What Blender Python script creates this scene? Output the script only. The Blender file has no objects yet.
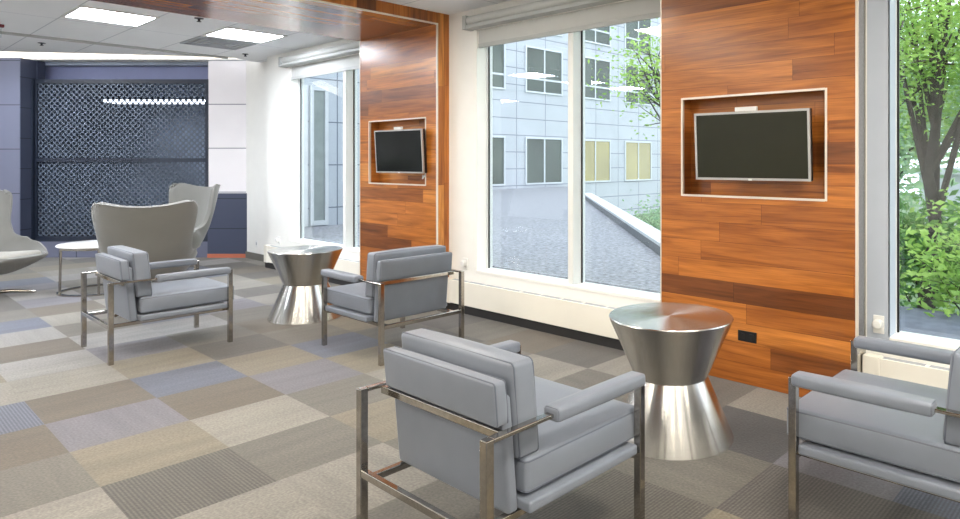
import bpy, bmesh, math, random
from mathutils import Vector, Matrix
PI = math.pi
SC = bpy.context.scene
COL = SC.collection
random.seed(7)

# ------------------------------------------------------------------ camera, sky, exposure
YAW = math.radians(40.7)
cam_d = bpy.data.cameras.new('camera')
cam = bpy.data.objects.new('camera', cam_d); COL.objects.link(cam)
cam.location = (0, 0, 1.5); cam.rotation_euler = (PI/2, 0, YAW)
cam_d.sensor_width = 36; cam_d.sensor_fit = 'HORIZONTAL'
cam_d.lens = 36*665/960
cam_d.shift_x = (480-585)/960
cam_d.shift_y = -(259.5-162)/960
cam_d.clip_end = 300
SC.camera = cam

W = bpy.data.worlds.new('world'); SC.world = W; W.use_nodes = True
bgn = W.node_tree.nodes['Background']
bgn.inputs[0].default_value = (0.88, 0.915, 1.0, 1); bgn.inputs[1].default_value = 3.8

SC.view_settings.view_transform = 'Standard'; SC.view_settings.look = 'None'
SC.view_settings.gamma = 1; SC.view_settings.use_curve_mapping = False
SC.view_settings.exposure = 0.0
LAMP = 42.0        # radiance of the ceiling light diffusers

FWD = Vector((-math.sin(YAW), math.cos(YAW), 0)); RGT = Vector((math.cos(YAW), math.sin(YAW), 0))
def far(l, d, z=0): v = RGT*l + FWD*d; return Vector((v.x, v.y, z))    # frame of the oblique far wall
FARM = Matrix.Rotation(YAW, 4, 'Z')

# ------------------------------------------------------------------ materials
def s2l(c):
    return tuple(((x/255)/12.92 if x/255 <= .04045 else ((x/255+.055)/1.055)**2.4) for x in c)
def new_mat(name):
    m = bpy.data.materials.new(name); m.use_nodes = True
    nt = m.node_tree; b = nt.nodes['Principled BSDF']
    return m, nt, b
def N(nt, t, **kw):
    n = nt.nodes.new(t)
    for k, v in kw.items(): setattr(n, k, v)
    return n
def ramp(nt, stops, interp='LINEAR'):
    r = N(nt, 'ShaderNodeValToRGB'); r.color_ramp.interpolation = interp
    el = r.color_ramp.elements
    while len(el) < len(stops): el.new(.5)
    for e, (p, c) in zip(el, stops): e.position = p; e.color = (*c, 1)
    return r
def plain(name, rgb, rough=.5, metal=0, var=.06, scale=6, bump=0, bscale=200, spec=.5, stretch=(1,1,1), sheen=0):
    m, nt, b = new_mat(name)
    tc = N(nt, 'ShaderNodeTexCoord'); mp = N(nt, 'ShaderNodeMapping'); mp.inputs['Scale'].default_value = stretch
    nt.links.new(tc.outputs['Object'], mp.inputs[0])
    no = N(nt, 'ShaderNodeTexNoise'); no.inputs['Scale'].default_value = scale; no.inputs['Detail'].default_value = 4
    nt.links.new(mp.outputs[0], no.inputs['Vector'])
    c = s2l(rgb)
    r = ramp(nt, [(.3, tuple(x*(1-var) for x in c)), (.7, tuple(min(1, x*(1+var)) for x in c))])
    nt.links.new(no.outputs['Fac'], r.inputs[0]); nt.links.new(r.outputs[0], b.inputs['Base Color'])
    b.inputs['Roughness'].default_value = rough; b.inputs['Metallic'].default_value = metal
    b.inputs['Specular IOR Level'].default_value = spec
    if sheen: b.inputs['Sheen Weight'].default_value = sheen
    if bump:
        n2 = N(nt, 'ShaderNodeTexNoise'); n2.inputs['Scale'].default_value = bscale; n2.inputs['Detail'].default_value = 3
        nt.links.new(mp.outputs[0], n2.inputs['Vector'])
        bp = N(nt, 'ShaderNodeBump'); bp.inputs['Strength'].default_value = bump; bp.inputs['Distance'].default_value = .002
        nt.links.new(n2.outputs['Fac'], bp.inputs['Height']); nt.links.new(bp.outputs[0], b.inputs['Normal'])
    return m
def emit(name, rgb, strength):
    m, nt, b = new_mat(name)
    b.inputs['Base Color'].default_value = (*s2l(rgb), 1)
    b.inputs['Emission Color'].default_value = (*s2l(rgb), 1); b.inputs['Emission Strength'].default_value = strength
    return m
def math_node(nt, op, a, bb=None):
    n = N(nt, 'ShaderNodeMath', operation=op)
    for i, v in enumerate((a, bb)):
        if v is None: continue
        if isinstance(v, (int, float)): n.inputs[i].default_value = v
        else: nt.links.new(v, n.inputs[i])
    return n.outputs[0]
def wood(name, ua, va, rowh=.135, length=1.25, seed=0.0, rough=.28):
    """board cladding: boards run along axis ua, stacked along axis va"""
    m, nt, b = new_mat(name)
    tc = N(nt, 'ShaderNodeTexCoord'); sp = N(nt, 'ShaderNodeSeparateXYZ'); nt.links.new(tc.outputs['Object'], sp.inputs[0])
    u = sp.outputs[ua]; v = sp.outputs[va]
    row = math_node(nt, 'FLOOR', math_node(nt, 'DIVIDE', v, rowh))
    wr = N(nt, 'ShaderNodeTexWhiteNoise', noise_dimensions='1D'); nt.links.new(math_node(nt, 'ADD', row, 17.3+seed), wr.inputs['W'])
    uo = math_node(nt, 'ADD', u, math_node(nt, 'MULTIPLY', wr.outputs['Value'], 7.0))
    colm = math_node(nt, 'FLOOR', math_node(nt, 'DIVIDE', uo, length))
    cid = N(nt, 'ShaderNodeCombineXYZ'); nt.links.new(row, cid.inputs[0]); nt.links.new(colm, cid.inputs[1]); cid.inputs[2].default_value = seed
    wn = N(nt, 'ShaderNodeTexWhiteNoise', noise_dimensions='3D'); nt.links.new(cid.outputs[0], wn.inputs['Vector'])
    # grain
    gv = N(nt, 'ShaderNodeCombineXYZ')
    nt.links.new(math_node(nt, 'MULTIPLY', u, 1.0), gv.inputs[0])
    nt.links.new(math_node(nt, 'MULTIPLY', v, 13.0), gv.inputs[1])
    nt.links.new(math_node(nt, 'MULTIPLY', wn.outputs['Value'], 40.0), gv.inputs[2])
    g1 = N(nt, 'ShaderNodeTexNoise'); g1.inputs['Scale'].default_value = 1.3; g1.inputs['Detail'].default_value = 6; g1.inputs['Distortion'].default_value = 1.0
    nt.links.new(gv.outputs[0], g1.inputs['Vector'])
    gv2 = N(nt, 'ShaderNodeCombineXYZ')
    nt.links.new(math_node(nt, 'MULTIPLY', u, 5.0), gv2.inputs[0]); nt.links.new(math_node(nt, 'MULTIPLY', v, 150.0), gv2.inputs[1])
    nt.links.new(math_node(nt, 'MULTIPLY', wn.outputs['Value'], 90.0), gv2.inputs[2])
    g2 = N(nt, 'ShaderNodeTexNoise'); g2.inputs['Scale'].default_value = 1.0; g2.inputs['Detail'].default_value = 3
    nt.links.new(gv2.outputs[0], g2.inputs['Vector'])
    base = ramp(nt, [(0, s2l((112, 64, 32))), (.09, s2l((146, 86, 40))), (.22, s2l((166, 98, 40))), (.8, s2l((186, 114, 48))), (1, s2l((210, 142, 70)))])
    nt.links.new(wn.outputs['Value'], base.inputs[0])
    gr = ramp(nt, [(.28, (.46, .40, .34)), (.42, (.80, .76, .72)), (.56, (1.05, 1.05, 1.04)), (.74, (1.3, 1.35, 1.42))])
    nt.links.new(g1.outputs['Fac'], gr.inputs[0])
    mx = N(nt, 'ShaderNodeMix', data_type='RGBA', blend_type='MULTIPLY'); mx.inputs['Factor'].default_value = 1
    nt.links.new(base.outputs[0], mx.inputs['A']); nt.links.new(gr.outputs[0], mx.inputs['B'])
    gr2 = ramp(nt, [(.3, (.80, .78, .76)), (.7, (1.08, 1.08, 1.08))]); nt.links.new(g2.outputs['Fac'], gr2.inputs[0])
    mx2 = N(nt, 'ShaderNodeMix', data_type='RGBA', blend_type='MULTIPLY'); mx2.inputs['Factor'].default_value = 1
    nt.links.new(mx.outputs['Result'], mx2.inputs['A']); nt.links.new(gr2.outputs[0], mx2.inputs['B'])
    # thin seams
    fv = math_node(nt, 'FRACT', math_node(nt, 'DIVIDE', v, rowh)); fu = math_node(nt, 'FRACT', math_node(nt, 'DIVIDE', uo, length))
    seam = math_node(nt, 'MAXIMUM', math_node(nt, 'LESS_THAN', fv, .018), math_node(nt, 'LESS_THAN', fu, .0022))
    mx3 = N(nt, 'ShaderNodeMix', data_type='RGBA', blend_type='MULTIPLY'); nt.links.new(seam, mx3.inputs['Factor'])
    nt.links.new(mx2.outputs['Result'], mx3.inputs['A']); mx3.inputs['B'].default_value = (.45, .4, .38, 1)
    nt.links.new(mx3.outputs['Result'], b.inputs['Base Color'])
    b.inputs['Roughness'].default_value = rough; b.inputs['Specular IOR Level'].default_value = .45
    b.inputs['Coat Weight'].default_value = .05; b.inputs['Coat Roughness'].default_value = .2
    return m
ANI = .25
def brushed(name, rgb, rough=.3, lathe=False, streak=.12):
    m, nt, b = new_mat(name)
    tc = N(nt, 'ShaderNodeTexCoord'); sp = N(nt, 'ShaderNodeSeparateXYZ'); nt.links.new(tc.outputs['Object'], sp.inputs[0])
    cv = N(nt, 'ShaderNodeCombineXYZ')
    if lathe:   # turned: lines run round the axis
        rr = math_node(nt, 'SQRT', math_node(nt, 'ADD', math_node(nt, 'POWER', sp.outputs[0], 2), math_node(nt, 'POWER', sp.outputs[1], 2)))
        nt.links.new(math_node(nt, 'MULTIPLY', rr, 300), cv.inputs[0]); nt.links.new(math_node(nt, 'MULTIPLY', sp.outputs[2], 300), cv.inputs[2])
    else:
        for i, k in enumerate((60, 60, 60)): nt.links.new(math_node(nt, 'MULTIPLY', sp.outputs[i], k), cv.inputs[i])
    no = N(nt, 'ShaderNodeTexNoise'); no.inputs['Scale'].default_value = 1; no.inputs['Detail'].default_value = 3
    nt.links.new(cv.outputs[0], no.inputs['Vector'])
    c = s2l(rgb); r = ramp(nt, [(.3, tuple(x*(1-streak) for x in c)), (.7, tuple(min(1, x*(1+streak)) for x in c))])
    nt.links.new(no.outputs['Fac'], r.inputs[0]); nt.links.new(r.outputs[0], b.inputs['Base Color'])
    b.inputs['Metallic'].default_value = 1; b.inputs['Roughness'].default_value = rough
    if lathe:
        b.inputs['Anisotropic'].default_value = .9; b.inputs['Anisotropic Rotation'].default_value = ANI
        tn = N(nt, 'ShaderNodeTangent', direction_type='RADIAL', axis='Z'); nt.links.new(tn.outputs[0], b.inputs['Tangent'])
    return m
def glass_mat(name, tint=(.93, .97, .98), rough=0.0, ior=1.5):
    m = bpy.data.materials.new(name); m.use_nodes = True; nt = m.node_tree; nt.nodes.clear()
    out = N(nt, 'ShaderNodeOutputMaterial'); tr = N(nt, 'ShaderNodeBsdfTransparent'); tr.inputs[0].default_value = (*tint, 1)
    gl = N(nt, 'ShaderNodeBsdfGlossy'); gl.inputs['Roughness'].default_value = rough
    ge = N(nt, 'ShaderNodeNewGeometry'); dt = N(nt, 'ShaderNodeVectorMath', operation='DOT_PRODUCT')
    nt.links.new(ge.outputs['Normal'], dt.inputs[0]); nt.links.new(ge.outputs['Incoming'], dt.inputs[1])
    k = math_node(nt, 'POWER', math_node(nt, 'SUBTRACT', 1.0, math_node(nt, 'ABSOLUTE', dt.outputs['Value'])), 5.0)
    fr = math_node(nt, 'ADD', math_node(nt, 'MULTIPLY', k, .9), .045)
    mx = N(nt, 'ShaderNodeMixShader'); nt.links.new(fr, mx.inputs[0]); nt.links.new(tr.outputs[0], mx.inputs[1]); nt.links.new(gl.outputs[0], mx.inputs[2])
    nt.links.new(mx.outputs[0], out.inputs[0])
    return m
def panel_mat(name, rgb, w, h, ua=0, va=2, joint=.006, jrgb=(120, 125, 130), rough=.55, uo=0, vo=0, var=.04):
    """flat cladding with joint lines every w, h"""
    m, nt, b = new_mat(name)
    tc = N(nt, 'ShaderNodeTexCoord'); sp = N(nt, 'ShaderNodeSeparateXYZ'); nt.links.new(tc.outputs['Object'], sp.inputs[0])
    fu = math_node(nt, 'FRACT', math_node(nt, 'DIVIDE', math_node(nt, 'SUBTRACT', sp.outputs[ua], uo), w))
    fv = math_node(nt, 'FRACT', math_node(nt, 'DIVIDE', math_node(nt, 'SUBTRACT', sp.outputs[va], vo), h))
    seam = math_node(nt, 'MAXIMUM', math_node(nt, 'LESS_THAN', fu, joint/w), math_node(nt, 'LESS_THAN', fv, joint/h))
    no = N(nt, 'ShaderNodeTexNoise'); no.inputs['Scale'].default_value = 1.2; no.inputs['Detail'].default_value = 5
    nt.links.new(tc.outputs['Object'], no.inputs['Vector'])
    c = s2l(rgb); r = ramp(nt, [(.3, tuple(x*(1-var) for x in c)), (.7, tuple(min(1, x*(1+var)) for x in c))]); nt.links.new(no.outputs['Fac'], r.inputs[0])
    mx = N(nt, 'ShaderNodeMix', data_type='RGBA'); nt.links.new(seam, mx.inputs['Factor']); nt.links.new(r.outputs[0], mx.inputs['A'])
    mx.inputs['B'].default_value = (*s2l(jrgb), 1); nt.links.new(mx.outputs['Result'], b.inputs['Base Color'])
    b.inputs['Roughness'].default_value = rough
    return m

M = {}
M['wall'] = plain('white_paint', (242, 241, 236), .6, var=.015)
M['ceil'] = panel_mat('ceiling_tile', (246, 248, 250), 1.34, .67, ua=0, va=1, joint=.012, jrgb=(200, 204, 210), rough=.8, uo=-10.13, vo=1.68, var=.02)
M['ceil_plain'] = plain('ceiling_plaster', (232, 230, 226), .8, var=.02)
M['woodXZ'] = wood('walnut_boards', 0, 2)
M['woodYX'] = wood('walnut_boards_overhead', 1, 0, seed=3.0, rough=.2)
M['woodYX'].node_tree.nodes['Principled BSDF'].inputs['Coat Weight'].default_value = .5
M['woodstripZ'] = wood('walnut_edge_boards', 2, 1, rowh=.30, length=1.0, seed=5.0)
M['woodstripX'] = wood('walnut_fascia_boards', 2, 1, rowh=.19, length=2.0, seed=8.0)
M['steel'] = brushed('satin_steel', (178, 173, 166), .11)
M['turned'] = brushed('turned_aluminium', (206, 204, 200), .26, lathe=True, streak=.10)
M['alu'] = plain('white_aluminium', (226, 227, 224), .4, var=.01)
M['aluside'] = M['alu']
M['trimmetal'] = plain('pale_metal_edge', (225, 215, 200), .35, metal=.3, var=.02)
M['glass'] = glass_mat('window_glass')
M['uphol'] = plain('blue_grey_upholstery', (113, 119, 130), .42, var=.04, scale=9, bump=.25, bscale=500, spec=.5, sheen=.15)
M['pipe'] = plain('upholstery_seam', (88, 94, 106), .5, var=.03)
M['under'] = plain('dark_underside', (58, 58, 60), .7)
M['egg'] = plain('warm_grey_wool', (114, 113, 108), .85, var=.04, bump=.4, bscale=350, sheen=.3)
M['eggin'] = plain('pale_grey_wool', (150, 147, 138), .85, var=.04, bump=.4, bscale=350, sheen=.3)
M['tvback'] = plain('black_plastic', (22, 22, 24), .4)
M['tvframe'] = plain('silver_plastic', (190, 188, 186), .3, metal=.6, var=.02)
M['screen'] = plain('dark_screen', (34, 35, 20), .25, var=.05, spec=.35)
M['screen2'] = plain('black_screen', (12, 16, 16), .15, var=.05, spec=.3)
M['white_pl'] = plain('white_plastic', (235, 235, 232), .35, var=.01)
M['tabletop'] = plain('white_laminate', (232, 230, 228), .25, var=.01)
M['fabric_blind'] = plain('pale_grey_blind', (196, 197, 194), .8, var=.02)
M['blind_box'] = plain('grey_blind_box', (178, 180, 178), .5, var=.02)
M['heater'] = plain('cream_radiator', (238, 234, 222), .45, var=.01)
M['grille'] = plain('grey_grille', (170, 174, 180), .5, var=.02)
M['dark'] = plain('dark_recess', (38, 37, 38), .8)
M['black'] = plain('black_fitting', (16, 15, 16), .4)
M['bluewall'] = panel_mat('blue_grey_panel', (104, 107, 126), 3.0, .68, joint=.014, jrgb=(52, 56, 70), vo=.33, uo=-20, rough=.45)
M['bluedark'] = panel_mat('navy_wainscot', (66, 72, 92), 4.0, .47, joint=.014, jrgb=(34, 38, 50), vo=-.02, uo=-20, rough=.4)
M['stone'] = panel_mat('white_stone_panel', (238, 234, 236), 6.0, .69, joint=.014, jrgb=(130, 130, 140), vo=1.02, uo=-20, rough=.4)
M['headerblue'] = plain('blue_grey_header', (140, 146, 182), .6, var=.03)
M['perf'] = plain('gunmetal_perforated', (82, 92, 106), .5, metal=.2, var=.05)
M['perfframe'] = plain('navy_frame', (28, 36, 52), .45)
M['orange'] = plain('orange_skirting', (196, 112, 84), .6)
M['baseb'] = plain('grey_skirting', (110, 108, 102), .6)
M['facade'] = panel_mat('pale_stone_facade', (170, 174, 180), 1.72, .70, ua=1, va=2, joint=.035, jrgb=(112, 116, 126), uo=19.1, vo=.5, var=.05)
M['wing'] = panel_mat('pale_stone_wing', (166, 172, 180), 3.0, .74, ua=1, va=2, joint=.02, jrgb=(90, 98, 110), uo=3, vo=-.04, var=.04)
M['winframe'] = plain('white_window_frame', (190, 194, 198), .5)
M['darkglass'] = plain('dark_window_glass', (74, 82, 76), .15, var=.3, scale=.5, spec=.3)
M['litglass'] = plain('window_glass_painted_lit', (146, 136, 84), .12, var=.15, scale=.6, spec=.6)  # warm base colour paints the look of lit rooms; nothing glows
M['doorglass'] = plain('grey_door_glass', (132, 140, 138), .15, var=.1, spec=.6)
M['deck'] = plain('grey_pavers', (136, 137, 142), .85, var=.42, scale=22, stretch=(1, 1, 1), bump=.5, bscale=60)
M['parapet'] = plain('grey_concrete', (112, 115, 119), .8, var=.1)
M['cap'] = plain('white_coping', (196, 199, 202), .6)
M['bark'] = plain('grey_bark', (58, 52, 47), .9, var=.3, scale=14, bump=.8, bscale=40)
def leafmat(name, a, bcol):
    m, nt, b = new_mat(name)
    oi = N(nt, 'ShaderNodeTexNoise'); oi.inputs['Scale'].default_value = 2.2; oi.inputs['Detail'].default_value = 6
    tc = N(nt, 'ShaderNodeTexCoord'); nt.links.new(tc.outputs['Object'], oi.inputs['Vector'])
    r = ramp(nt, [(.3, s2l(a)), (.7, s2l(bcol))]); nt.links.new(oi.outputs['Fac'], r.inputs[0])
    nt.links.new(r.outputs[0], b.inputs['Base Color']); b.inputs['Roughness'].default_value = .6
    tl = N(nt, 'ShaderNodeBsdfTranslucent'); nt.links.new(r.outputs[0], tl.inputs[0])
    mx = N(nt, 'ShaderNodeMixShader'); mx.inputs[0].default_value = .45
    out = nt.nodes['Material Output']; nt.links.new(b.outputs[0], mx.inputs[1]); nt.links.new(tl.outputs[0], mx.inputs[2]); nt.links.new(mx.outputs[0], out.inputs[0])
    return m
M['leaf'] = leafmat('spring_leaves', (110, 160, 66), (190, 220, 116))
M['leafdark'] = leafmat('dark_green_leaves', (74, 122, 70), (130, 176, 84))  # deeper green than the spring leaves
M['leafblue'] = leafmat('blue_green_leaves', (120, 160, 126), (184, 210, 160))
M['soil'] = plain('dark_mulch', (96, 100, 112), .9, var=.2, scale=8)
M['grass'] = plain('garden_grass', (96, 120, 80), .9, var=.25, scale=4)
M['street'] = plain('pale_street', (190, 194, 200), .8, var=.05)
M['lamp'] = emit('lit_diffuser', (255, 248, 236), LAMP)
M['lampcool'] = emit('lit_diffuser_cool', (240, 246, 255), LAMP*1.15)
M['cove'] = emit('cove_glow', (255, 243, 226), 1.6)
M['lampframe'] = plain('lamp_frame', (225, 225, 222), .5, var=.01)
M['red'] = plain('dark_red_case', (120, 30, 40), .4)

# carpet: every tile carries its own pile colour, rib direction and rib depth as face attributes
def carpet():
    m, nt, b = new_mat('carpet_tiles')
    a = N(nt, 'ShaderNodeAttribute', attribute_name='tile_colour'); k = N(nt, 'ShaderNodeAttribute', attribute_name='tile_kind')
    ks = N(nt, 'ShaderNodeSeparateColor'); nt.links.new(k.outputs['Color'], ks.inputs[0])
    tc = N(nt, 'ShaderNodeTexCoord'); sp = N(nt, 'ShaderNodeSeparateXYZ'); nt.links.new(tc.outputs['Object'], sp.inputs[0])
    X, Y = sp.outputs[0], sp.outputs[1]; d = ks.outputs['Red']; rib = ks.outputs['Green']; rnd = ks.outputs['Blue']
    def mixv(p, q):
        n = N(nt, 'ShaderNodeMix', data_type='FLOAT'); nt.links.new(d, n.inputs['Factor']); nt.links.new(p, n.inputs['A']); nt.links.new(q, n.inputs['B']); return n.outputs['Result']
    along, across = mixv(X, Y), mixv(Y, X)
    # soft streaks along the pile direction
    cv = N(nt, 'ShaderNodeCombineXYZ'); nt.links.new(math_node(nt, 'MULTIPLY', along, 1.3), cv.inputs[0]); nt.links.new(math_node(nt, 'MULTIPLY', across, 11.0), cv.inputs[1])
    nt.links.new(math_node(nt, 'MULTIPLY', rnd, 50.0), cv.inputs[2])
    n1 = N(nt, 'ShaderNodeTexNoise'); n1.inputs['Scale'].default_value = 1; n1.inputs['Detail'].default_value = 2; nt.links.new(cv.outputs[0], n1.inputs['Vector'])
    st = ramp(nt, [(.3, (.88, .88, .88)), (.7, (1.12, 1.12, 1.1))]); nt.links.new(n1.outputs['Fac'], st.inputs[0])
    # pile loops
    n2 = N(nt, 'ShaderNodeTexNoise'); n2.inputs['Scale'].default_value = 75; n2.inputs['Detail'].default_value = 2; nt.links.new(tc.outputs['Object'], n2.inputs['Vector'])
    pl = ramp(nt, [(.3, (.78, .78, .78)), (.7, (1.22, 1.22, 1.22))]); nt.links.new(n2.outputs['Fac'], pl.inputs[0])
    # ribs
    sn = math_node(nt, 'SINE', math_node(nt, 'MULTIPLY', across, 2*PI/.016))
    rv = math_node(nt, 'ADD', 1.0, math_node(nt, 'MULTIPLY', math_node(nt, 'MULTIPLY', sn, .34), rib))
    prev = a.outputs['Color']
    for o in (st.outputs[0], pl.outputs[0], rv):
        mx = N(nt, 'ShaderNodeMix', data_type='RGBA', blend_type='MULTIPLY'); mx.inputs['Factor'].default_value = 1
        nt.links.new(prev, mx.inputs['A']); nt.links.new(o, mx.inputs['B']); prev = mx.outputs['Result']
    nt.links.new(prev, b.inputs['Base Color'])
    b.inputs['Roughness'].default_value = .85; b.inputs['Specular IOR Level'].default_value = .25
    b.inputs['Sheen Weight'].default_value = .25
    bp = N(nt, 'ShaderNodeBump'); bp.inputs['Strength'].default_value = .5; bp.inputs['Distance'].default_value = .003
    nt.links.new(n2.outputs['Fac'], bp.inputs['Height']); nt.links.new(bp.outputs[0], b.inputs['Normal'])
    return m
M['carpet'] = carpet()

# ------------------------------------------------------------------ mesh helpers
class MB:
    def __init__(s): s.v = []; s.f = []; s.sm = []
    def add(s, vs, fs, smooth=False, mat=None):
        o = len(s.v)
        s.v += [tuple((mat @ Vector(p)) if mat is not None else p) for p in vs]
        s.f += [tuple(o+i for i in f) for f in fs]; s.sm += [smooth]*len(fs); return s
    def box(s, x0, x1, y0, y1, z0, z1, mat=None, bev=0):
        if bev:
            bm = bmesh.new(); bmesh.ops.create_cube(bm, size=1)
            for v in bm.verts: v.co = Vector(((x0+x1)/2+v.co.x*(x1-x0), (y0+y1)/2+v.co.y*(y1-y0), (z0+z1)/2+v.co.z*(z1-z0)))
            bmesh.ops.bevel(bm, geom=bm.edges[:], offset=bev, segments=2, affect='EDGES', profile=.5)
            bm.verts.index_update()
            s.add([tuple(v.co) for v in bm.verts], [[v.index for v in f.verts] for f in bm.faces], False, mat); bm.free(); return s
        x0, x1 = sorted((x0, x1)); y0, y1 = sorted((y0, y1)); z0, z1 = sorted((z0, z1))
        return s.add([(x0,y0,z0),(x1,y0,z0),(x1,y1,z0),(x0,y1,z0),(x0,y0,z1),(x1,y0,z1),(x1,y1,z1),(x0,y1,z1)],
                     [(0,3,2,1),(4,5,6,7),(0,1,5,4),(1,2,6,5),(2,3,7,6),(3,0,4,7)], False, mat)
    def tube(s, pts, r, n=8, closed=False, smooth=True, mat=None):
        pts = [Vector(p) for p in pts]; m = len(pts); vs = []; rr = r if isinstance(r, (list, tuple)) else [r]*m
        up = Vector((0, 0, 1)); last = None
        for i, p in enumerate(pts):
            a = pts[(i-1) % m] if (closed or i) else p; b = pts[(i+1) % m] if (closed or i < m-1) else p
            t = (b-a).normalized()
            if last is None:
                x = t.cross(up) if abs(t.z) < .95 else t.cross(Vector((1, 0, 0)))
            else: x = last - t*last.dot(t)
            x.normalize(); last = x; y = t.cross(x)
            for k in range(n):
                an = 2*PI*k/n; vs.append(tuple(p + (x*math.cos(an)+y*math.sin(an))*rr[i]))
        fs = []
        for i in range(m if closed else m-1):
            j = (i+1) % m
            for k in range(n): fs.append((i*n+k, i*n+(k+1) % n, j*n+(k+1) % n, j*n+k))
        if not closed: fs += [tuple(range(n))[::-1], tuple((m-1)*n+k for k in range(n))]
        return s.add(vs, fs, smooth, mat)
    def lathe(s, prof, n=64, mat=None, smooth=True):
        vs = []; fs = []; idx = []
        for r, z in prof:
            if r < 1e-6: idx.append([len(vs)]*n); vs.append((0, 0, z))
            else:
                idx.append(list(range(len(vs), len(vs)+n))); vs += [(r*math.cos(2*PI*k/n), r*math.sin(2*PI*k/n), z) for k in range(n)]
        for a, b in zip(idx, idx[1:]):
            for k in range(n):
                q = [a[k], a[(k+1) % n], b[(k+1) % n], b[k]]; u = []
                for w in q:
                    if w not in u: u.append(w)
                if len(u) > 2: fs.append(tuple(u))
        return s.add(vs, fs, smooth, mat)
    def cushion(s, x0, x1, y0, y1, z0, z1, r=.02, crown=.008, n=9, mat=None):
        """rounded box with slightly crowned faces"""
        cx, cy, cz = (x0+x1)/2, (y0+y1)/2, (z0+z1)/2; h = ((x1-x0)/2, (y1-y0)/2, (z1-z0)/2)
        def axis(H):
            inn = H-r; c = [-H, -H+r*.3, -H+r*.65, -H+r]; mid = [-inn+2*inn*k/(n-1) for k in range(1, n-1)]
            return c+mid+[-q for q in reversed(c)]
        A = [axis(q) for q in h]; bm = {}; vs = []; fs = []
        def vid(p):
            key = tuple(round(q, 6) for q in p)
            if key not in bm:
                q = Vector(p); cl = Vector([max(-(h[i]-r), min(h[i]-r, p[i])) for i in range(3)]); dv = q-cl
                if dv.length > 1e-9: q = cl+dv.normalized()*r
                w = [1-abs(min(1, max(-1, q[i]/h[i])))**2.2 for i in range(3)]
                nr = Vector([0, 0, 0])
                for i in range(3):
                    j, k = (i+1) % 3, (i+2) % 3
                    if abs(abs(q[i])-h[i]) < r*.5: nr[i] = math.copysign(crown*w[j]*w[k]*1.6, q[i])
                bm[key] = len(vs); vs.append(tuple(q+nr+Vector((cx, cy, cz))))
            return bm[key]
        for ax in range(3):
            u, v = (ax+1) % 3, (ax+2) % 3
            for sg in (-1, 1):
                for i in range(len(A[u])-1):
                    for j in range(len(A[v])-1):
                        q = []
                        for a, b in ((i, j), (i+1, j), (i+1, j+1), (i, j+1)):
                            p = [0, 0, 0]; p[ax] = sg*h[ax]; p[u] = A[u][a]; p[v] = A[v][b]; q.append(vid(p))
                        if sg < 0: q.reverse()
                        fs.append(tuple(q))
        return s.add(vs, fs, True, mat)
    def rim(s, x0, x1, y, z0, z1, r=.003, c=.018, mat=None, plane='xz'):
        """seam piping: rounded rectangle loop"""
        pts = []
        for (cx, cz, a0) in ((x1-c, z1-c, 0), (x0+c, z1-c, 90), (x0+c, z0+c, 180), (x1-c, z0+c, 270)):
            for k in range(4):
                a = math.radians(a0+30*k); p = (cx+c*math.cos(a), cz+c*math.sin(a))
                pts.append((p[0], y, p[1]) if plane == 'xz' else ((p[0], p[1], y) if plane == 'xy' else (y, p[0], p[1])))
        return s.tube(pts, r, 6, closed=True, mat=mat)
    def build(s, name, mat, parent=None, loc=None, rz=0):
        me = bpy.data.meshes.new(name); me.from_pydata([tuple(p) for p in s.v], [], s.f)
        me.polygons.foreach_set('use_smooth', s.sm); me.update()
        o = bpy.data.objects.new(name, me); COL.objects.link(o)
        if any(s.sm): me.set_sharp_from_angle(angle=math.radians(42))
        if mat is not None: me.materials.append(mat)
        if parent is not None: o.parent = parent
        if loc is not None: o.location = loc
        o.rotation_euler.z = rz
        return o
def recalc(o):
    bm = bmesh.new(); bm.from_mesh(o.data); bmesh.ops.recalc_face_normals(bm, faces=bm.faces[:]); bm.to_mesh(o.data); bm.free(); return o
def tag(o, label, cat, group=None, kind=None):
    o['label'] = label; o['category'] = cat
    if group: o['group'] = group
    if kind: o['kind'] = kind
    return o
def thing(name, label, cat, loc=(0, 0, 0), rz=0, group=None):
    o = bpy.data.objects.new(name, None); COL.objects.link(o); o.empty_display_size = .1
    o.location = loc; o.rotation_euler.z = rz
    return tag(o, label, cat, group)
def struct(o, label=None):
    o['kind'] = 'structure'
    if label: o['label'] = label
    return o
def empty_struct(name, loc=(0, 0, 0), rz=0):
    o = bpy.data.objects.new(name, None); COL.objects.link(o); o.location = loc; o.rotation_euler.z = rz; o['kind'] = 'structure'; return o
def dup(root, loc, rz, label, group=None, scale=None):
    def cp(o, par):
        c = o.copy(); COL.objects.link(c); c.parent = par
        for ch in [q for q in CH.get(o.name, [])]: cp(ch, c)
        return c
    CH = {}
    for q in bpy.data.objects:
        if q.parent: CH.setdefault(q.parent.name, []).append(q)
    r = cp(root, None); r.location = loc; r.rotation_euler.z = rz; r['label'] = label
    if group: r['group'] = group
    if scale: r.scale = scale
    return r

# ------------------------------------------------------------------ setting
CEIL = 3.01; WY = 4.263; GY = 4.42; PY = 4.113
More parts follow.
